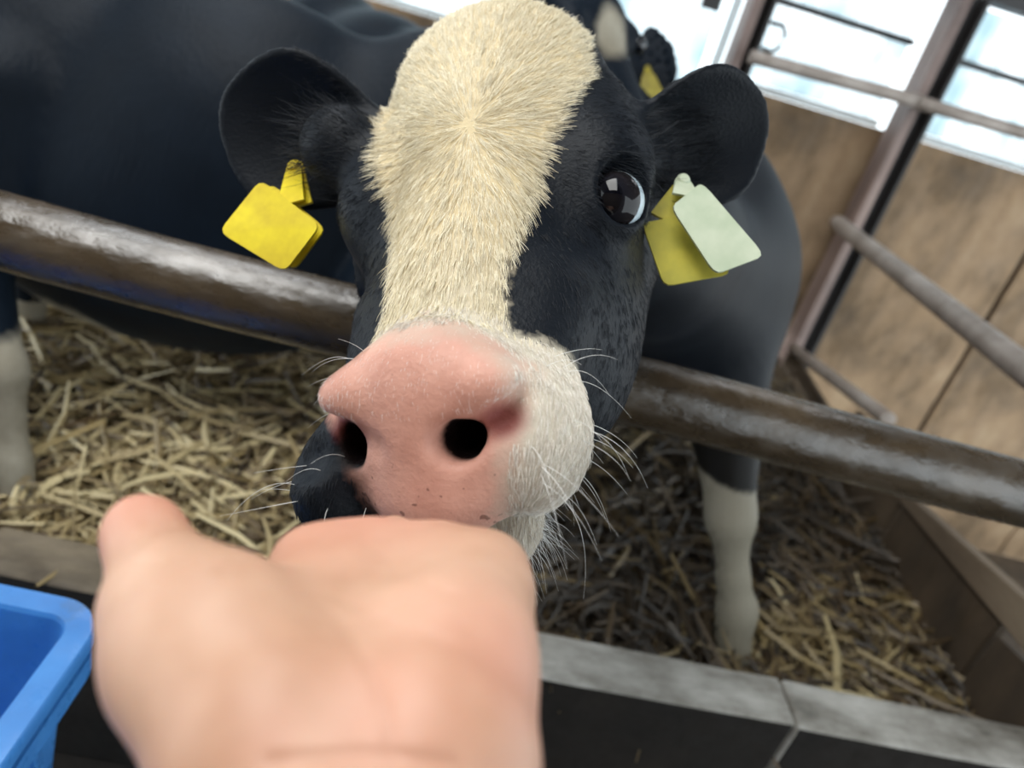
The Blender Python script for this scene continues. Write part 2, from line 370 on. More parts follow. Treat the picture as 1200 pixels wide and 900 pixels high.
tag(fs, 'thin scatter of dark straw on passage floor in front of concrete kerb', 'straw', kind='stuff')

bv = np.empty(len(bed.data.vertices)*3, np.float32); bed.data.vertices.foreach_get('co', bv); bv = bv.reshape(-1, 3); bv[:, 0] = -2.2+bv[:, 0]*(2.2+.846+.125*bv[:, 1]); bv[:, 2] = bed_z(bv[:, 0], bv[:, 1]); bed.data.vertices.foreach_set('co', bv.ravel()); bed.data.update()
# kerb
kb = empty('trim_1', (0, .7, 0)); kb['kind'] = 'structure'; kb['label'] = 'worn concrete kerb along the front of the pen'
def kblock(x0, x1, z0, z1, m):
    o = box('kerb_block', (x0, .672, -.15), (x1, .752, .16), MATS[m], None, .008, .0012, 3, 10)
    for v in o.data.vertices:
        if v.co.z > 0: v.co.z += z0+(z1-z0)*(v.co.x/(x1-x0)+.5)-.16
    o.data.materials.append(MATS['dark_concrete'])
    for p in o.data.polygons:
        if p.normal.y < -.75: p.material_index = 1  # front faces carry their shade as a darker concrete colour
    o.parent = kb; o.location.y -= .7
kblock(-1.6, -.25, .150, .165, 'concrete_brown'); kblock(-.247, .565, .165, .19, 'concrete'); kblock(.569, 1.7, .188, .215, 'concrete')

# rail across the front
xs = np.linspace(-1.5, 1.7, 60)
rail = link('pen_rail', tube_mesh('pen_rail', [(x, .6, .627+.002*math.sin(x*9)) for x in xs], .0325, 32, .006), MATS['rail_steel'])
tag(rail, 'thick wet grimy steel feed rail crossing in front of the pen', 'rail')

# back wall of upright boards
YB = 2.6
yf = link('floor', plane_np('floor', np.linspace(.95, 3.2, 2), np.linspace(.76, 2.6, 2), lambda X, Y: X*0-.6, None), MATS['muddy_board']); yf['kind'] = 'structure'
wb = empty('wall_back', (0, YB, 0)); wb['kind'] = 'structure'
for x0, x1, zt in ((-2.4, -1.79, .80), (-1.785, -1.17, .805), (-1.165, -.55, .80), (-.545, .07, .80), (.075, .69, .80), (.695, 1.305, .868), (1.315, 1.915, .868), (1.935, 2.55, .86), (2.56, 3.2, .86)):
    o = box('panel', (x0, YB, -.8), (x1, YB+.02, zt), MATS['weathered_ply'], None, .003); o.parent = wb; o.location.y -= YB; o.location.y += random.uniform(0, .006)
o = box('backing_board', (-2.4, YB+.03, -.8), (3.2, YB+.045, .79), MATS['dark_steel'], None, 0); o.parent = wb; o.location.y -= YB
o = box('lintel', (-2.4, YB-.05, 1.29), (3.2, YB+.05, 1.5), MATS['dark_steel'], None, .004); o.parent = wb; o.location.y -= YB
rf = empty('ceiling', (0, .8, 2.4)); rf['kind'] = 'structure'
for x0, x1 in ((-3.2, -1.3), (-.2, 3.2)):
    o = box('roof_sheet', (x0, -1.2, 2.4), (x1, 3.0, 2.43), MATS['dark_steel'], None, 0); o.parent = rf; o.location -= Vector(rf.location)
for y0, y1 in ((-1.2, -.7), (1.0, 3.0)):
    o = box('roof_sheet', (-1.3, y0, 2.4), (-.2, y1, 2.43), MATS['dark_steel'], None, 0); o.parent = rf; o.location -= Vector(rf.location)
wf = box('wall_light_block', (-3.2, -1.25, -.3), (1.0, -1.2, 2.4), MATS['old_plank'], None, 0); wf['kind'] = 'structure'  # unseen wall behind the camera, added to cut the frontal light
o = box('upper_wall', (-2.4, YB+.0, 1.5), (3.2, YB+.04, 2.4), MATS['dark_steel'], None, 0); o.parent = wb; o.location.y -= YB
# window strip above the boards: translucent sheets in thin frames
def window(name, x0, x1, z0, z1, bars):
    w = empty(name, ((x0+x1)/2, YB+.02, z0)); w['kind'] = 'structure'; off = Vector(w.location)
    def add(n, lo, hi, mat):
        o = box(n, lo, hi, MATS[mat], None, .002 if mat != 'cloudy_sheet' else 0); o.parent = w; o.location -= off
    zz = [z0]+bars+[z1]
    for a, b2 in zip(zz[:-1], zz[1:]): add('pane', (x0+.01, YB+.06, a+.008), (x1-.01, YB+.063, b2-.008), 'cloudy_sheet')
    for b2 in bars: add('glazing_bar', (x0, YB+.045, b2-.009), (x1, YB+.075, b2+.009), 'dark_steel')
    add('window_sill', (x0, YB+.035, z0-.015), (x1, YB+.09, z0+.006), 'white_frame')
window('window_1', -2.3, .60, .815, 1.29, []); window('window_2', .72, 1.225, .885, 1.29, [1.135]); window('window_3', 1.315, 2.5, .885, 1.29, [1.125])

# steel posts at the wall
def post(x, label, w=.084):
    t = empty('steel_post', (x, YB-.06, -.05)); tag(t, label, 'post')
    def add(n, lo, hi, mat, bev=.002):
        o = box(n, lo, hi, MATS[mat], None, bev); o.parent = t; o.location -= Vector(t.location); return o
    add('flange', (x-w/2, YB-.12, -.05), (x-w/2+.03, YB-.02, 1.285), 'post_steel'); add('flange', (x+w/2-.012, YB-.12, -.05), (x+w/2, YB-.02, 1.285), 'dark_steel')
    add('web', (x-w/2, YB-.075, -.05), (x+w/2, YB-.065, 1.285), 'dark_steel'); return t, add
post(1.268, 'brown steel upright between the two gridded windows')
t, add = post(.672, 'brown steel upright behind the calf ear with a gate latch', .07)
add('clamp_plate', (.585, YB-.11, -.05), (.61, YB-.085, 1.285), 'white_frame')
add('hinge_plate', (.495, YB-.11, 1.045), (.55, YB-.09, 1.2), 'dark_steel')
lt = link('latch', tube_mesh('latch', [(.715, YB-.10, 1.06), (.755, YB-.10, 1.062), (.77, YB-.10, 1.04), (.765, YB-.1, 1.0), (.75, YB-.1, .985), (.715, YB-.1, .988)], .007, 8), MATS['dark_steel']); lt.parent = t; lt.location = -Vector(t.location)

# pipe rails in front of the window
for a, b2, lab in (((.68, YB-.145, .957), (1.235, YB-.145, .975), 'short round pipe across the window between the two uprights'), ((1.225, YB-.15, .972), (2.4, YB-.15, .99), 'round pipe across the far right window beyond the brown upright')):
    o = link('window_rail', tube_mesh('window_rail', np.linspace(a, b2, 8), .02, 16), MATS['pipe_steel']); tag(o, lab, 'rail')

# side divider of the pen
def sx(y): return .85+.125*y
dv = empty('pen_divider', (sx(1.3), 1.3, .05)); tag(dv, 'side divider of pipes over muddy boards at the right of the pen', 'divider')
def dchild(n, me, mat):
    o = link(n, me, MATS[mat]); o.parent = dv; o.location = -Vector(dv.location); return o
dchild('pipe', tube_mesh('pipe', [(sx(y), y, .585+.02*(1.2-y)/1.2) for y in (2.46, 2.455, 2.4, 1.6, 1.0, .66)], [.012, .025, .026, .026, .026, .026], 18), 'pipe_steel')
dchild('pipe', tube_mesh('pipe', [(sx(y)+.0, y, .20+.10*(2.07-y)/.54) for y in (2.3, 2.07, 1.7, 1.52)], .018, 14), 'pipe_steel')
def slab_side(n, y0, y1, z0, z1, z0b, z1b, th, mat, off=0):
    a = np.array([sx(y0)+off, y0]); b2 = np.array([sx(y1)+off, y1]); nrm = np.array([(b2-a)[1], -(b2-a)[0]]); nrm /= np.linalg.norm(nrm)
    bm = bmesh.new(); vs = []
    for o2 in (0, th):
        for p, zl, zh in ((a, z0, z1), (b2, z0b, z1b)):
            for z in (zl, zh): vs.append(bm.verts.new((p[0]+nrm[0]*o2, p[1]+nrm[1]*o2, z)))
    for f in ((0, 1, 3, 2), (4, 6, 7, 5), (0, 4, 5, 1), (2, 3, 7, 6), (1, 5, 7, 3), (0, 2, 6, 4)): bm.faces.new([vs[i] for i in f])
    bmesh.ops.recalc_face_normals(bm, faces=bm.faces); bmesh.ops.bevel(bm, geom=list(bm.edges), offset=.003, segments=2, affect='EDGES')
    me = bpy.data.meshes.new(n); bm.to_mesh(me); bm.free(); return dchild(n, me, mat)
slab_side('plank', .62, 1.32, .295, .375, .212, .235, .03, 'old_plank', -.005)
for y0, y1 in ((.62, .897), (.905, 1.303), (1.312, 1.7)): slab_side('board', y0, y1, .0, .30, .0, .235, .018, 'muddy_board', .006)
slab_side('board', 1.71, 2.35, -.05, .16, -.05, .14, .018, 'muddy_board', .006)

# ------------------------------------------------------------------ blue crate
def crate():
    t = empty('feed_crate', (-.42, .3, -.15)); tag(t, 'bright blue plastic crate with a rounded rim in the lower left corner', 'crate')
    def ring(cx, cy, hx, hy, r, z, n=8):
        pts = []
        for qx, qy, a0 in ((1, 1, 0), (-1, 1, 90), (-1, -1, 180), (1, -1, 270)):
            for k in range(n+1):
                a = math.radians(a0+90*k/n); pts.append((cx+qx*(hx-r)+r*math.cos(a), cy+qy*(hy-r)+r*math.sin(a), z))
        return pts
    def loft(n, rings, close=None):
        V = [p for r in rings for p in r]; m = len(rings[0]); F = []
        for i in range(len(rings)-1):
            for j in range(m): F.append((i*m+j, i*m+(j+1) % m, (i+1)*m+(j+1) % m, (i+1)*m+j))
        if close == 'end': F.append(tuple(range((len(rings)-1)*m, len(rings)*m)))
        me = bpy.data.meshes.new(n); me.from_pydata(V, [], F); me.update()
        bm = bmesh.new(); bm.from_mesh(me); bmesh.ops.remove_doubles(bm, verts=bm.verts, dist=1e-5); bmesh.ops.recalc_face_normals(bm, faces=bm.faces); bm.to_mesh(me); bm.free()
        for p in me.polygons: p.use_smooth = True
        o = link(n, me, MATS['blue_plastic'], t); o.location = -Vector(t.location)
        md = o.modifiers.new('edge', 'EDGE_SPLIT'); md.split_angle = math.radians(40); return o
    c = (-.53, .285); h = (.302, .212); z = .345
    R_ = lambda dx, zz, r: ring(*c, h[0]-dx, h[1]-dx, r, zz)
    loft('rim', [R_(.024, z-.004, .018), R_(.022, z, .02), R_(.002, z, .038), R_(0, z-.003, .04), R_(0, z-.016, .04), R_(.003, z-.018, .038), R_(.010, z-.018, .032)])
    loft('lower_rim', [R_(.016, z-.026, .03), R_(.002, z-.028, .038), R_(.002, z-.05, .038), R_(.016, z-.052, .03)])
    loft('body', [R_(.024, z-.004, .018), R_(.03, z-.12, .02), R_(.05, -.12, .02), R_(.06, -.145, .02), R_(.056, -.15, .02), R_(.046, -.12, .02), R_(.022, z-.052, .024), R_(.018, z-.018, .028)])
    V = ring(*c, h[0]-.055, h[1]-.055, .02, -.13); me = bpy.data.meshes.new('base'); me.from_pydata(V, [], [tuple(range(len(V)))]); o = link('base', me, MATS['blue_plastic'], t); o.location = -Vector(t.location)
    for k in range(5):
        b2 = box('rib', (-.2475, .12+k*.07, -.12), (-.2425, .126+k*.07, .29), MATS['blue_plastic'], None, .001); b2.parent = t; b2.location -= Vector(t.location)
crate()

# ------------------------------------------------------------------ calves: generic standing body
def calf_body(F, T, legs=None, headon=True, ear_tip=None, belly=False):
    k = .035
    F.ell(T((.16, 0, .58)), (.20, .165, .215), k, R=T.axes); F.ell(T((-.1, 0, .57)), (.31, .19, .225), .05, R=T.axes)
    if belly: F.ell(T((-.04, .03, .465)), (.36, .18, .215), .05, R=T.axes)
    F.ell(T((-.36, 0, .62)), (.20, .165, .19), .05, R=T.axes); F.ell(T((.16, 0, .71)), (.15, .075, .09), .05, R=T.axes)
    for s in (1, -1):
        fr = legs.get(('f', s)) if legs else None
        fr = fr or [T(p) for p in ((.2, .09*s, .58), (.2, .115*s, .42), (.23, .11*s, .29), (.23, .11*s, .15), (.235, .11*s, .09), (.255, .11*s, .02))]
        F.chain(fr, (.085, .056, .033, .021, .027, .031), .025)
        hd = [T(p) for p in ((-.4, .09*s, .58), (-.33, .125*s, .46), (-.49, .11*s, .30), (-.46, .11*s, .15), (-.45, .11*s, .09), (-.43, .11*s, .02))]
        F.chain(hd, (.11, .07, .032, .022, .028, .031), .025)
    F.chain([T((-.54, 0, .72)), T((-.58, 0, .6)), T((-.575, 0, .38)), T((-.57, 0, .25))], (.022, .014, .012, .028), .02)
    if headon:
        F.cap(T((.25, 0, .66)), T((.47, 0, .84)), .12, .082, .05)
        F.ell(T((.52, 0, .88)), (.09, .085, .08), .03, R=T.axes)
        F.cap(T((.54, 0, .86)), T((.72, 0, .74)), .065, .045, .03); F.ell(T((.73, 0, .735)), (.045, .055, .045), .02, R=T.axes)
        for s in (1, -1):
            F.ell(T((.57, .07*s, .885)), (.035, .025, .03), .02, R=T.axes)
            F.ell(T((.78, .028*s, .745)), (.02, .009, .009), .008, R=T.axes, cut=True)
            if s > 0 and ear_tip: eb = P(768, 138, 1.50); F.cap(T((.5, .03, .86)), eb, .03, .02, .02); F.ear(eb, P(762, 32, 1.49)-eb, CAM-eb, .185, .044, .25); continue
            F.ear(T((.48, .07*s, .89)), T.vec((-.15, s, (ear_tip or .25))), T.vec((1, .2*s, .0)), .13, .044)
class Tr:
    def __init__(s, o, heading, sc=1., pitch=0.):
        a = math.radians(heading); s.o = np.array(o, float); s.sc = sc
        s.B = np.array([[math.cos(a), math.sin(a), 0], [-math.sin(a), math.cos(a), 0], [0, 0, 1.]]); s.axes = s.B
    def __call__(s, p): return s.o+np.array(p)*s.sc@s.B
    def vec(s, p): return np.array(p)@s.B
def eyes(T, root, names=1):
    for s in (1, -1):
        c = T((.595, .082*s, .885)); me = sphere_mesh(.016); e = link('eye', me, MATS['eye_glass'], root); e.location = Vector(c)-Vector(root.location)
def sphere_mesh(r, seg=24, rings=16):
    bm = bmesh.new(); bmesh.ops.create_uvsphere(bm, u_segments=seg, v_segments=rings, radius=r); me = bpy.data.meshes.new('eye'); bm.to_mesh(me); bm.free()
    for p in me.polygons: p.use_smooth = True
    return me
flat('eye_glass', (.006, .008, .012), .05, **{'Specular IOR Level': .8})
def small_calf(o, heading, label, whites, ear_tip=None, h=.008, headon=True, sc=1., legs=None):
    T = Tr(o, heading, sc); pts = np.array([T(p) for p in ((-.65, .35, 0), (-.65, -.35, 0), (.85, .35, 1.05), (.85, -.35, 1.05))])
    lo = pts.min(0)-.03; hi = pts.max(0)+.03
    F = Field(*[np.arange(lo[i], hi[i], h) for i in range(3)]); calf_body(F, T, legs, True, ear_tip, bool(legs))
    V, Q = F.mesh(); me = mesh_np('calf', V-np.array(o), Q); L = (V-T.o)@T.B.T/sc
    fattr(me, 'white', whites(L)); ob = link('calf', me, MATS['body_coat']); ob.location = o; tag(ob, label, 'calf'); eyes(T, ob)
    # switch of long tail hairs
    n = 400; r = T((-.57, 0, .27))+RNG.normal(0, .012, (n, 3)); d = np.tile(T.vec((0, 0, -1.)), (n, 1))+RNG.normal(0, .18, (n, 3))
    hr = hair('tail_switch', r-np.array(o), d, RNG.uniform(.06, .15, n), .0006, MATS['black_hair'], ob); return ob, T
def w2(L):
    x, y, z = L.T
    leg = .35-z-.02*np.sin(x*20); patch = np.where(y > -.1, .085-np.sqrt((x-.07)**2*1.2+((z-.27)*1.1)**2), -.1)
    leg = np.where((y > .19) | (z < .22), leg, -.1)
    return np.maximum(leg, patch)
small_calf((-.50, 1.20, -.085), 182, 'big black calf standing side-on behind the rail at the left', w2, sc=1.2, legs={('f', 1): [(-.66, 1.08, .62), (-.67, .98, .42), (-.585, .91, .28), (-.545, .87, .16), (-.535, .86, .10), (-.535, .85, .03)]})
def w3(L):
    x, y, z = L.T; leg = np.where(z < .35, .3-z, -.1)
    B = Tr((0, 0, 0), -50).B; q = (P(716, 44, 1.27)-np.array((-.24, 1.87, .015)))@B.T; r = (CF@B.T); dd = L-q; al = dd@r; dd = dd-np.outer(al, r)
    dz = dd@(B@CU); dd = np.linalg.norm(dd-np.outer(dz, B@CU), axis=1); return np.maximum(leg, .034-np.sqrt((dd*1.2)**2+(dz*.75)**2+(al*.2)**2))
c3, T3 = small_calf((-.24, 1.87, .015), -50, 'black calf at the back of the pen peering over the front calf', w3, .55)

# ------------------------------------------------------------------ the calf in front
cA = np.array([-.1, .801, -.591]); cA /= np.linalg.norm(cA); cL = np.array([.94, 0, -.34]); cL -= cA*(cA@cL); cL /= np.linalg.norm(cL); cN = np.cross(cA, cL)
toW = lambda v: CR*v[0]-CU*v[1]+CF*v[2]
HA, HL, HN = toW(cA), toW(cL), toW(cN); HO = P(575, 30.6, .5)
HB = np.stack([HL, HA, HN])                      # rows: u (its left), s (towards the nose), n (out of the face)
def w2h(p): return (np.asarray(p, float)-HO)@HB.T
def h2w(q): return HO+np.asarray(q, float)@HB
def px(x, y, d): return w2h(P(x, y, d))
def head_calf():
    T = Tr((.345, 1.28, .02), 262)
    class TH:
        axes = T.B@HB.T
        def __call__(s, p): return w2h(T(p))
    th = TH()
    u = steps(-.75, -.235, .215, 1.35, .0026, .012); s_ = steps(-1.6, -.09, .365, 1.25, .0023, .012); n_ = steps(-1.8, -.17, .05, .75, .0023, .012)
    # clip the axes to what the body needs
    ext = np.array([w2h(T(p)) for p in [(a, b, c) for a in (-.66, .55) for b in (-.25, .3) for c in (0, .95)]])
    lo = ext.min(0)-.02; hi = ext.max(0)+.02
    u = u[(u > min(lo[0], -.25)) & (u < max(hi[0], .25))]; s_ = s_[(s_ > min(lo[1], -.1)) & (s_ < max(hi[1], .4))]; n_ = n_[(n_ > min(lo[2], -.2)) & (n_ < max(hi[2], .06))]
    F = Field(u, s_, n_); print('grid', F.F.shape, F.F.size/1e6)
    LR = .85; lf = [w2h(p) for p in ((.40, 1.03, .55), (.43, .97, .46), (.475, .905, .33), (.515, .89, .235), (.54, .88, .185), (.555, .86, .11))]
    rf = [w2h(p) for p in ((.22, 1.02, .55), (.20, .97, .45), (.17, .94, .32), (.16, .93, .2), (.16, .92, .14), (.16, .90, .08))]
    calf_body(F, th, {('f', 1): lf, ('f', -1): rf}, headon=False)
    # neck
    F.chain([w2h((.33, 1.08, .62)), w2h((.19, .86, .70)), w2h((.075, .66, .775)), (0, .05, -.115)], (.155, .105, .080, .072), .04)
    # skull
    F.ell((0, .065, -.07), (.088, .095, .078), .03)
    F.ell((-.006, .010, -.038), (.070, .060, .052), .03)
    F.cap((0, .10, -.055), (0, .27, -.040), .062, .034, .03)
    for s in (1, -1):
        F.ell((s*.070, .115, -.045), (.032, .045, .032), .025)            # brow and orbit
        F.ell((s*.052, .18, -.095), (.033, .085, .055), .03)              # cheek
        F.cap((s*.06, .10, -.13), (s*.022, .27, -.10), .036, .022, .03)   # jaw bone
        F.cap((s*.04, .22, -.05), (s*.034, .29, -.045), .026, .026, .02)
        F.ell((s*(.040 if s > 0 else .028), .302 if s > 0 else .296, -.046 if s > 0 else -.056), (.030, .036, .034) if s > 0 else (.022, .030, .028), .016)            # upper lip
    F.cap((0, .05, -.12), (0, .22, -.115), .05, .035, .03)
    F.ell((.004, .318, -.098), (.032, .030, .022), .015)                  # chin
    F.ell(px(398, 572, .368), (.020, .027, .03), .02)
    q = np.array([0, .7071, .7071]); t = np.array([0, -.7071, .7071]); M0 = np.array([.002, .322, -.012]); U = np.array([1., 0, 0]); Rp = np.stack([U, t, q])
    pd = lambda a, b, c: M0+U*a+t*b+q*c
    F.ell(pd(0, .006, -.028), (.044, .044, .032), .014, R=Rp)             # muzzle block
    F.ell(pd(0, .022, -.012), (.041, .017, .014), .012, R=Rp)             # top roll
    F.ell(pd(0, -.030, -.018), (.031, .022, .018), .012, R=Rp)
    for s in (1, -1):
        F.ell(pd(s*.032, .020, -.008), (.015, .011, .012), .007, R=Rp)    # nostril wings
        s_x = 1 if s > 0 else 1.5
        F.cap(pd(.0155 if s > 0 else -.045, -.003, .006), pd(s*.026, -.002, -.035), .0105, .008, .005, True)
        F.cap(pd(s*.023, -.003, .004), pd(s*.039, .006, -.004), .0078, .0055, .005, True)
        if s < 0: F.cap(pd(-.048, -.002, .0), pd(-.066, -.004, -.006), .0115, .015, .006, True)
        F.cap(pd(s*.039, .006, -.004), pd(s*.049, .016, -.012), .0050, .003, .006, True)
    # mouth line
    F.ell((0, .325, -.078), (.042, .03, .0055), .006, R=np.stack([U, np.array([0, .92, -.38]), np.array([0, .38, .92])]), cut=True)
    # eye sockets with lids
    F.ell(px(398, 172, .50), (.026, .028, .026), .02)                     # far brow
    for s in (1, -1):
        e = np.array([.0765, .147, -.046]) if s > 0 else np.array([-.088, .145, -.078]); o = np.array([.72, .10, .68]) if s > 0 else np.array([-.97, .1, .12]); o /= np.linalg.norm(o)
        F.ell(e-o*.001, (.022, .023, .020), .008)
        a1 = np.cross(o, [0, 1., 0]); a1 /= np.linalg.norm(a1); a2 = np.cross(a1, o)
        F.ell(e+o*.016, (.0170, .0205, .0185), .004, R=np.stack([a1, a2, o]), cut=True)
    # ears
    Zc = w2h(CAM)-px(420, 150, .53)
    b = px(440, 190, .525); tp = px(234, 112, .535); F.cap((-.06, .06, -.06), b, .035, .02, .02); F.ear(b, tp-b, Zc/np.linalg.norm(Zc)+np.array([0, .15, 0]), .118, .047, .30, curl=.08)
    b = px(750, 188, .50); tp = px(930, 120, .51); F.cap((.06, .06, -.06), b, .035, .02, .02); F.ear(b, tp-b, (w2h(CAM)-b)/.5+np.array([.0, .35, -.1]), .098, .038, .42, curl=.0)
    V, Q = F.mesh(); print('calf verts', len(V), 'coarse', time.time()-T0)
    u, s, n = V.T; Wv = h2w(V)
    # --- marking
    ss = [-.2, -.02, .0, .06, .12, .15, .18, .22, .245, .27, .30]
    uR = np.interp(s, ss, [.05, .055, .063, .066, .050, .042, .036, .031, .031, .040, .06]); uL = np.interp(s, ss, [.07, .078, .082, .076, .063, .051, .042, .033, .032, .036, .043])
    bl = np.minimum(uR-u, uL+u); bl = np.where(n < -.12, -.05, bl); bl = np.minimum(bl, s+.06)
    sR = .262+.15*np.clip(-n-.02, 0, .1)
    white = np.where(u > 0, np.maximum(bl, np.minimum(s-sR, .05)), np.maximum(bl, np.minimum(np.minimum(s-.27, u+.046), (n+.045)))); white = np.where((u < 0) & (s > .27) & (n < -.045) & (u > -.012), np.maximum(white, (u+.012)), white)
    head_reg = (np.abs(u) < .2) & (s > -.1) & (n > -.2)
    white = np.where(head_reg, white, -.05)
    legw = .385-Wv[:, 2]; white = np.where(Wv[:, 1] > .75, np.where((Wv[:, 2] < .42), legw, -.05), white)
    d = V-M0; a, b_, c = d@U, d@t, d@q
    wid = np.interp(b_, [-.06, -.045, -.02, 0, .02, .04], [.024, .030, .034, .040, .045, .034])
    pk = np.minimum(np.minimum(np.where(a < 0, wid*(1+.35*np.clip(b_/.01, 0, 1))+a, wid-a+.002), .047-b_-3.0*np.clip(np.abs(a)-.012, 0, 1)**1.5), b_+.058); pk = np.minimum(pk, c+np.where(a < 0, .045, .026))
    pk = np.where(head_reg & (s > .24), pk, -.05)
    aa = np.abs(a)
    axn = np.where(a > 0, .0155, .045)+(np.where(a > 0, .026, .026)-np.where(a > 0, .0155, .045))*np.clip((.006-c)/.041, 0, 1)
    deep = np.clip(1-(np.sqrt((aa-axn)**2+(b_+.003)**2)-.0105)/.002, 0, 1)*np.clip((-.0055-c)/.004, 0, 1)*(c > -.06)  # dark colour painted inside the nostrils as cavity shade
    raw = np.clip(1-(np.sqrt(((aa-.037)/1.5)**2+(b_-.004)**2)-.004)/.006, 0, 1)*(s > .25)*(c > -.03)*.8*np.clip((.002-c)/.006, .15, 1)
    eye = np.array([.0765, .147, -.046])
    me = mesh_np('calf', Wv-HO, Q)
    white = np.where((pk > -.02) & (a < 0) & (s > .285) & (a < -.02), -.01, white)
    stain = np.clip(1-(s-.19)/.09, 0, 1)*.9+np.clip(.15-np.abs(u), 0, 1)*0
    for nm, vv in (('white', white), ('pink', pk), ('deep', deep*(pk > -.02)), ('raw', raw), ('spots', np.clip(-b_/.03, 0, 1)), ('stain', stain), ('dirt', ((Wv[:, 1] > .75) & (Wv[:, 2] < .45))*1.)): fattr(me, nm, vv)
    ob = link('calf', me, MATS['calf_coat']); ob.location = HO
    tag(ob, 'black calf with a cream blaze and pink nose reaching over the rail to the hand', 'calf')
    # --- coat hair
    cen = V[Q].mean(1); Nn = vnormals(V, Q)[Q].mean(1); Nn /= np.linalg.norm(Nn, axis=1)[:, None]
    area_ = np.linalg.norm(np.cross(V[Q[:, 2]]-V[Q[:, 0]], V[Q[:, 3]]-V[Q[:, 1]]), axis=1)/2
    wq = white[Q].mean(1); pq = pk[Q].mean(1); nost = (deep+raw)[Q].mean(1) > .05
    cd = w2h(CAM)
    def sample(mask, N):
        w = np.where(mask, area_, 0); p = np.cumsum(w); i = np.searchsorted(p, RNG.uniform(0, p[-1], N))
        a, b2 = RNG.uniform(0, 1, (2, N)); q = V[Q[i]]
        pos = (q[:, 0]*((1-a)*(1-b2))[:, None]+q[:, 1]*(a*(1-b2))[:, None]+q[:, 2]*(a*b2)[:, None]+q[:, 3]*((1-a)*b2)[:, None])
        return i, pos, Nn[i]
    facing = ((cd-cen)*Nn).sum(1) > -.15
    eyeq = np.minimum(np.linalg.norm(cen-eye, axis=1), np.linalg.norm(cen-eye*[-1, 1, 1], axis=1)) < .021
    hm = (np.abs(cen[:, 0]) < .125) & (cen[:, 1] > -.07) & (cen[:, 2] > -.16) & facing & ~eyeq & ~nost
    WH = np.array([.005, .125, .015])
    def flow(pos, nor):
        r = pos-WH; dist = np.linalg.norm(r, axis=1)[:, None]; f = r/(dist+1e-4)
        low = np.clip((pos[:, 1:2]-.16)/.06, 0, 1); f = f*(1-low*.5)+np.array([0, 1., 0])*low*.5
        f = f-nor*(f*nor).sum(1)[:, None]; f /= np.linalg.norm(f, axis=1)[:, None]+1e-6; return f
    def coat(name, mask, N, L0, L1, lift, rad, mat, jit=.16, cl=(.45, .09, 9)):
        i, pos, nor = sample(mask, N); f = flow(pos, nor)
        K = max(20, N//cl[2]); ci = RNG.integers(0, N, K); near = np.concatenate([((pos[j:j+2000, None, :]-pos[ci][None])**2).sum(2).argmin(1) for j in range(0, N, 2000)])
        cj = RNG.normal(0, cl[1], (K, 3))[near]; pull = (pos[ci][near]-pos)/((L0+L1)/2)*cl[0]
        d = f+nor*lift+cj+RNG.normal(0, jit*.5, (N, 3)); d /= np.linalg.norm(d, axis=1)[:, None]
        L = RNG.uniform(L0, L1, N)
        return hair(name, (pos-nor*.0006)@HB, d@HB, L, rad, MATS[mat], ob, bend=(pull-nor*lift*.8)@HB)
    coat('blaze_hair', hm & (wq > -.001) & (pq < -.001) & (cen[:, 1] < .262), 46000, .007, .014, .24, .00019, 'white_hair')
    coat('muzzle_hair', hm & (wq > 0) & (pq < -.001) & (cen[:, 1] > .25), 15000, .004, .009, .5, .00017, 'pale_hair', .2, (.2, .06, 9))
    coat('black_hair', hm & (wq < .001) & (pq < -.004), 42000, .004, .008, .22, .00020, 'black_hair', .12, (.1, .05, 12))
    coat('nose_hair', hm & (pq > -.003) & (((cen-M0)@t) > .012), 3800, .002, .005, .22, .00008, 'whisker_hair', .2, (0., .02, 3))
    # long chin and lip whiskers
    def whisk(name, mask, N, L0, L1, lift, side, rad=.00014):
        i, pos, nor = sample(mask, N); d = nor*lift+np.array(side)+RNG.normal(0, .22, (N, 3)); d /= np.linalg.norm(d, axis=1)[:, None]
        g = np.array([0, 0, -1.])@HB.T
        return hair(name, pos@HB, d@HB, RNG.uniform(L0, L1, N), rad, MATS['whisker_hair'], ob, npt=7, bend=(g*RNG.uniform(.2, .8, (N, 1))+RNG.normal(0, .12, (N, 3)))@HB)
    m = (cen[:, 0] > .045) & (cen[:, 1] > .27) & (cen[:, 2] < -.02) & (cen[:, 2] > -.09); whisk('whisker', m & hm | m & (pq < 0) & (cen[:, 0] < .1) & (cen[:, 2] > -.1), 22, .016, .044, 1., (.35, .1, -.35))
    m = (cen[:, 0] > -.02) & (cen[:, 0] < .05) & (cen[:, 1] > .28) & (cen[:, 2] < -.09) & (cen[:, 2] > -.14); whisk('beard', m, 450, .008, .022, .6, (.1, .1, -.5), .00012)
    m = (cen[:, 0] < -.035) & (cen[:, 0] > -.1) & (cen[:, 1] > .25) & (cen[:, 2] > -.09) & (pq < 0); whisk('whisker', m, 45, .012, .034, 1., (-.35, .0, -.1), .00016)
    # ear fringes
    for sx_, (x0, y0, dd) in ((-1, (400, 185, .50)), (1, (800, 180, .485))):
        N = 420; r0 = px(x0, y0, dd); tpx = px(x0+sx_*60, y0-8, dd)-r0
        m = (np.linalg.norm(cen-r0, axis=1) < .035); i, pos, nor = sample(m, N)
        d = tpx/np.linalg.norm(tpx)+nor*.3+RNG.normal(0, .25, (N, 3)); d /= np.linalg.norm(d, axis=1)[:, None]
        hair('ear_hair', pos@HB, d@HB, RNG.uniform(.01, .026, N), .00018, MATS['black_hair'], ob, npt=5, bend=RNG.normal(0, .2, (N, 3)))
    # lashes
    i, pos, nor = sample((np.linalg.norm(cen-eye-np.array([.006, -.014, .012]), axis=1) < .014) & (cen[:, 1] < eye[1]-.004), 70)
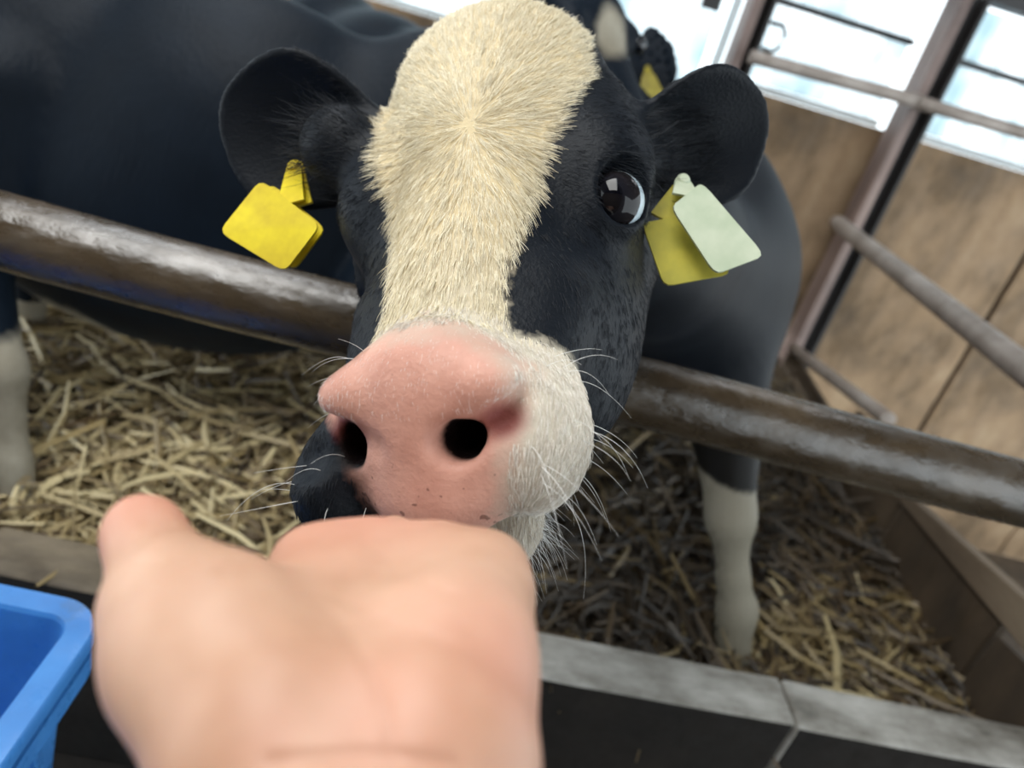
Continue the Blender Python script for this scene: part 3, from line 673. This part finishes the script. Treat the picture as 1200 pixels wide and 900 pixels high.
    d = nor*.8+np.array([.7, -.1, .3])+RNG.normal(0, .2, (70, 3)); d /= np.linalg.norm(d, axis=1)[:, None]
    hair('eyelash', pos@HB, d@HB, RNG.uniform(.012, .024, 70), .00016, MATS['black_hair'], ob, npt=6, bend=np.tile(np.array([.1, .5, .1])@HB, (70, 1)))
    # eyes
    for s in (1, -1):
        e = np.array([.0765, .147, -.046]) if s > 0 else np.array([-.088, .145, -.078]); o = np.array([.72, .10, .68]) if s > 0 else np.array([-.97, .1, .12]); o /= np.linalg.norm(o)
        gaze = np.array([s*.62, .0, .78]) if s > 0 else o
        gaze = (w2h(CAM)-e)/np.linalg.norm(w2h(CAM)-e)+(-CR*.36+CU*.16)@HB.T if s > 0 else o
        gaze = gaze/np.linalg.norm(gaze)
        me2 = sphere_mesh(.0172, 48, 32); el = link('eyeball', me2, MATS['eyeball'], ob); el.location = Vector((e+o*(.0035 if s > 0 else -.004))@HB)
        el.rotation_euler = Vector(gaze@HB).to_track_quat('Z', 'Y').to_euler()
    return ob
def eyeball_mat():
    m = bpy.data.materials.new('eyeball'); nt, nn, ln, b = nodes(m); t = nn.new('ShaderNodeTexCoord'); sp = nn.new('ShaderNodeSeparateXYZ'); ln.new(t.outputs['Object'], sp.inputs[0])
    z = math_(nt, 'DIVIDE', sp.outputs[2], .0172)
    c = ramp(nt, z, (.20, (.55, .66, .72)), (.26, (.018, .014, .014)), (.80, (.010, .010, .014)), (.86, (.003, .003, .005)))
    ln.new(c, b.inputs['Base Color']); b.inputs['Roughness'].default_value = .04; b.inputs['Specular IOR Level'].default_value = .35; MATS['eyeball'] = m
eyeball_mat()
calf = head_calf()

# ------------------------------------------------------------------ ear tags
def ear_tag(name, label, quad, neck, mat, th=.0016, parent=None):
    """quad: four corners (x, y, depth) going round, neck: point the tag hangs from."""
    c = np.array([P(*q) for q in quad]); nk = P(*neck); ctr = c.mean(0)
    nrm = np.cross(c[2]-c[0], c[3]-c[1]); nrm /= np.linalg.norm(nrm)
    if nrm@(CAM-ctr) < 0: nrm = -nrm
    out = []
    for i in range(4):                            # rounded corners
        p0, p1, p2 = c[i-1], c[i], c[(i+1) % 4]; a = p1+(p0-p1)*.14; b2 = p1+(p2-p1)*.14
        for t in (0, .33, .67, 1): out.append((1-t)**2*a+2*t*(1-t)*p1+t*t*b2)
    out = np.array(out); n = len(out)
    bm = bmesh.new(); fr = []; bk = []
    for p in out:
        bow = .0025*(1-np.linalg.norm(p-ctr)/.04)
        fr.append(bm.verts.new(tuple(p+nrm*(th/2)-ctr))); bk.append(bm.verts.new(tuple(p-nrm*(th/2)-ctr)))
    cf = bm.verts.new(tuple(nrm*(th/2+.0003))); cb = bm.verts.new(tuple(nrm*(-th/2+.0003)))
    for i in range(n):
        j = (i+1) % n; bm.faces.new((fr[i], fr[j], cf)); bm.faces.new((bk[j], bk[i], cb)); bm.faces.new((fr[i], bk[i], bk[j], fr[j]))
    bmesh.ops.recalc_face_normals(bm, faces=bm.faces); me = bpy.data.meshes.new(name); bm.to_mesh(me); bm.free()
    o = link(name, me, MATS[mat], parent)
    if parent is None: o.location = ctr; tag(o, label, 'ear tag')
    else: o.location = Vector(ctr)-parent.location
    # neck and stud
    e = c[np.argsort(np.linalg.norm(c-nk, axis=1))[:2]].mean(0); root = parent or o
    ax_ = nk-e; ax_ /= np.linalg.norm(ax_)+1e-9; sd_ = np.cross(ax_, nrm); bm = bmesh.new(); rows = []
    for p, w_ in ((e-nrm*.0015, .010), (e*.6+nk*.4, .0085), (nk, .006), (nk+ax_*.004, .004)):
        rows.append([bm.verts.new(tuple(p+sd_*a*w_+nrm*b_*.0011)) for a, b_ in ((-1, -1), (1, -1), (1, 1), (-1, 1))])
    for r0, r1 in zip(rows[:-1], rows[1:]):
        for j in range(4): bm.faces.new((r0[j], r0[(j+1) % 4], r1[(j+1) % 4], r1[j]))
    bm.faces.new(rows[0][::-1]); bm.faces.new(rows[-1]); bmesh.ops.recalc_face_normals(bm, faces=bm.faces); me3 = bpy.data.meshes.new('tag_neck'); bm.to_mesh(me3); bm.free()
    nm = link('tag_neck', me3, MATS[mat], root); nm.location = -Vector(ctr) if parent is None else -parent.location
    sd = link('stud', tube_mesh('stud', [nk-nrm*.003, nk+nrm*.002, nk+nrm*.004], [.0045, .0045, .003], 14), MATS[mat], root); sd.location = -Vector(ctr) if parent is None else -parent.location
    return o
tg = ear_tag('ear_tag', 'bright yellow ear tag hanging from the front calf ear above the rail', [(257, 272, .49), (334, 319, .48), (376, 264, .48), (306, 211, .495)], (345, 196, .51), 'tag_yellow')
ear_tag('back_panel', None, [(275, 268, .50), (345, 317, .49), (382, 268, .49), (318, 215, .505)], (347, 196, .515), 'tag_yellow', parent=tg)
tg2 = ear_tag('ear_tag', 'pale whitish ear tag with an olive panel behind, beside the front calf eye', [(786, 243, .465), (838, 322, .455), (896, 300, .462), (822, 214, .475)], (800, 212, .485), 'tag_pale')
ear_tag('olive_panel', None, [(752, 262, .48), (778, 336, .47), (858, 321, .475), (806, 252, .485)], (798, 222, .488), 'tag_olive', parent=tg2)
ear_tag('ear_tag', 'dull olive ear tag low on the upright ear of the back calf', [(753, 86, 1.485), (746, 126, 1.48), (784, 122, 1.48), (766, 86, 1.485)], (759, 78, 1.50), 'tag_dull', .004)

# ------------------------------------------------------------------ the hand
def hand():
    c2 = lambda x, y, d: np.array([(x-600)/FPX*d, (y-450)/FPX*d, d])    # modelled in metres: across, down, away
    F = Field(np.arange(-.115, .03, .0016), np.arange(.02, .20, .0016), np.concatenate([np.arange(.02, .12, .003), np.arange(.12, .33, .0016)]))
    wr = c2(405, 915, .150); heel_l, heel_r = c2(318, 885, .158), c2(492, 880, .158)
    F.chain([wr+np.array([0, .14, -.10]), wr+np.array([0, .06, -.05]), wr+np.array([0, .016, -.004])], (.034, .030, .027), .02)
    F.cap(heel_l+[0, .012, 0], heel_r+[0, .012, 0], .0215, .022, .015)
    mcp = [c2(364, 664, .228), c2(436, 655, .236), c2(510, 659, .236), c2(573, 672, .228)]
    base = [c2(325, 865, .165), c2(380, 870, .163), c2(455, 870, .163), c2(505, 860, .165)]
    for a, b2 in zip(base, mcp): F.cap(a+[0, .007, .004], b2, .019, .0118, .018)
    F.chain([c2(505, 865, .160), c2(530, 770, .185), c2(562, 695, .215)], (.0190, .0175, .0135), .012)      # outer edge of the palm
    F.chain([c2(315, 850, .160), c2(245, 760, .178), c2(205, 712, .19)], (.0210, .0212, .0172), .012)       # ball of the thumb
    F.chain([c2(205, 705, .192), c2(184, 662, .203), c2(168, 626, .212), c2(163, 616, .217)], (.0150, .0108, .0095, .0080), .008)
    F.cap(c2(250, 755, .198), mcp[0]+[0, .014, 0], .0105, .009, .010)                                       # web
    F.cap(c2(330, 800, .193), c2(415, 720, .222), .0165, .0150, .02); F.cap(c2(420, 800, .190), c2(480, 730, .220), .0165, .0150, .02)  # middle of the palm
    # fingers reaching under the calf's lip
    drop = [.004, .005, .005, .004]; dx = [.008, .002, -.004, -.010]; ln_ = [1, 1.08, 1.0, .82]
    for m, dr, x_, l in zip(mcp, drop, dx, ln_):
        p1 = m+[x_*.5, dr*.6, .034*l]; p2 = m+[x_, dr+.006, .056*l]; p3 = m+[x_*1.1, dr+.015, .070*l]
        F.chain([m, p1, p2, p3], (.0110, .0092, .0082, .0068), .004)
    V, Q = F.mesh(); X, Y, Z = V.T
    PX = np.stack([600+FPX*X/Z, 450+FPX*Y/Z], 1); nv = vnormals(V, Q); nv = nv*np.sign((nv*-V).sum(1))[:, None]*((nv*-V).sum(1) != 0)[:, None]
    front = (vnormals(V, Q)*V).sum(1); sgn = -1 if np.mean(front[Z < .17] < 0) > .5 else 1
    for line, w, dep in (([(258, 668), (330, 684), (395, 722), (440, 790), (462, 880)], 7, .0009), ([(612, 690), (540, 700), (470, 672), (430, 640)], 6, .0007), ([(285, 664), (370, 690), (470, 735), (560, 765)], 6, .0007), ([(320, 893), (420, 884), (530, 893)], 7, .0010), ([(140, 655), (180, 662), (222, 655)], 5, .0006)):
        dm = np.full(len(V), 1e9); line = np.array(line, float)
        for a, b2 in zip(line[:-1], line[1:]):
            t = np.clip(((PX-a)@(b2-a))/((b2-a)@(b2-a)), 0, 1)[:, None]; dm = np.minimum(dm, np.linalg.norm(PX-a-(b2-a)*t, axis=1))
        vis = (front < 0) if sgn < 0 else (front > 0)
        V = V+(V/np.linalg.norm(V, axis=1)[:, None])*(dep*np.exp(-(dm/w)**2)*vis)[:, None]
    X, Y, Z = V.T
    Wv = CAM+np.outer(X, CR)-np.outer(Y, CU)+np.outer(Z, CF)
    Q = Q[:, ::-1]; o0 = CAM+toW(wr); me = mesh_np('hand', Wv-o0, Q)
    tip = np.array([c2(166, 600, .217), c2(420, 612, .235), c2(560, 800, .17), c2(470, 860, .15), c2(330, 870, .14)]); fl_ = np.zeros(len(V))
    for p, r, a in zip(tip, (.02, .03, .022, .018, .01), (.65, .5, .5, .4, .2)): fl_ = np.maximum(fl_, a*np.exp(-((V-p)**2).sum(1)/r**2))
    fattr(me, 'flush', fl_); ob = link('hand', me, MATS['skin']); ob.location = o0
    tag(ob, 'open palm-up hand of a person with its fingers under the calf muzzle', 'hand')
    # thumbnail, on the far side of the thumb
    return ob
hand()
print('script', time.time()-T0)
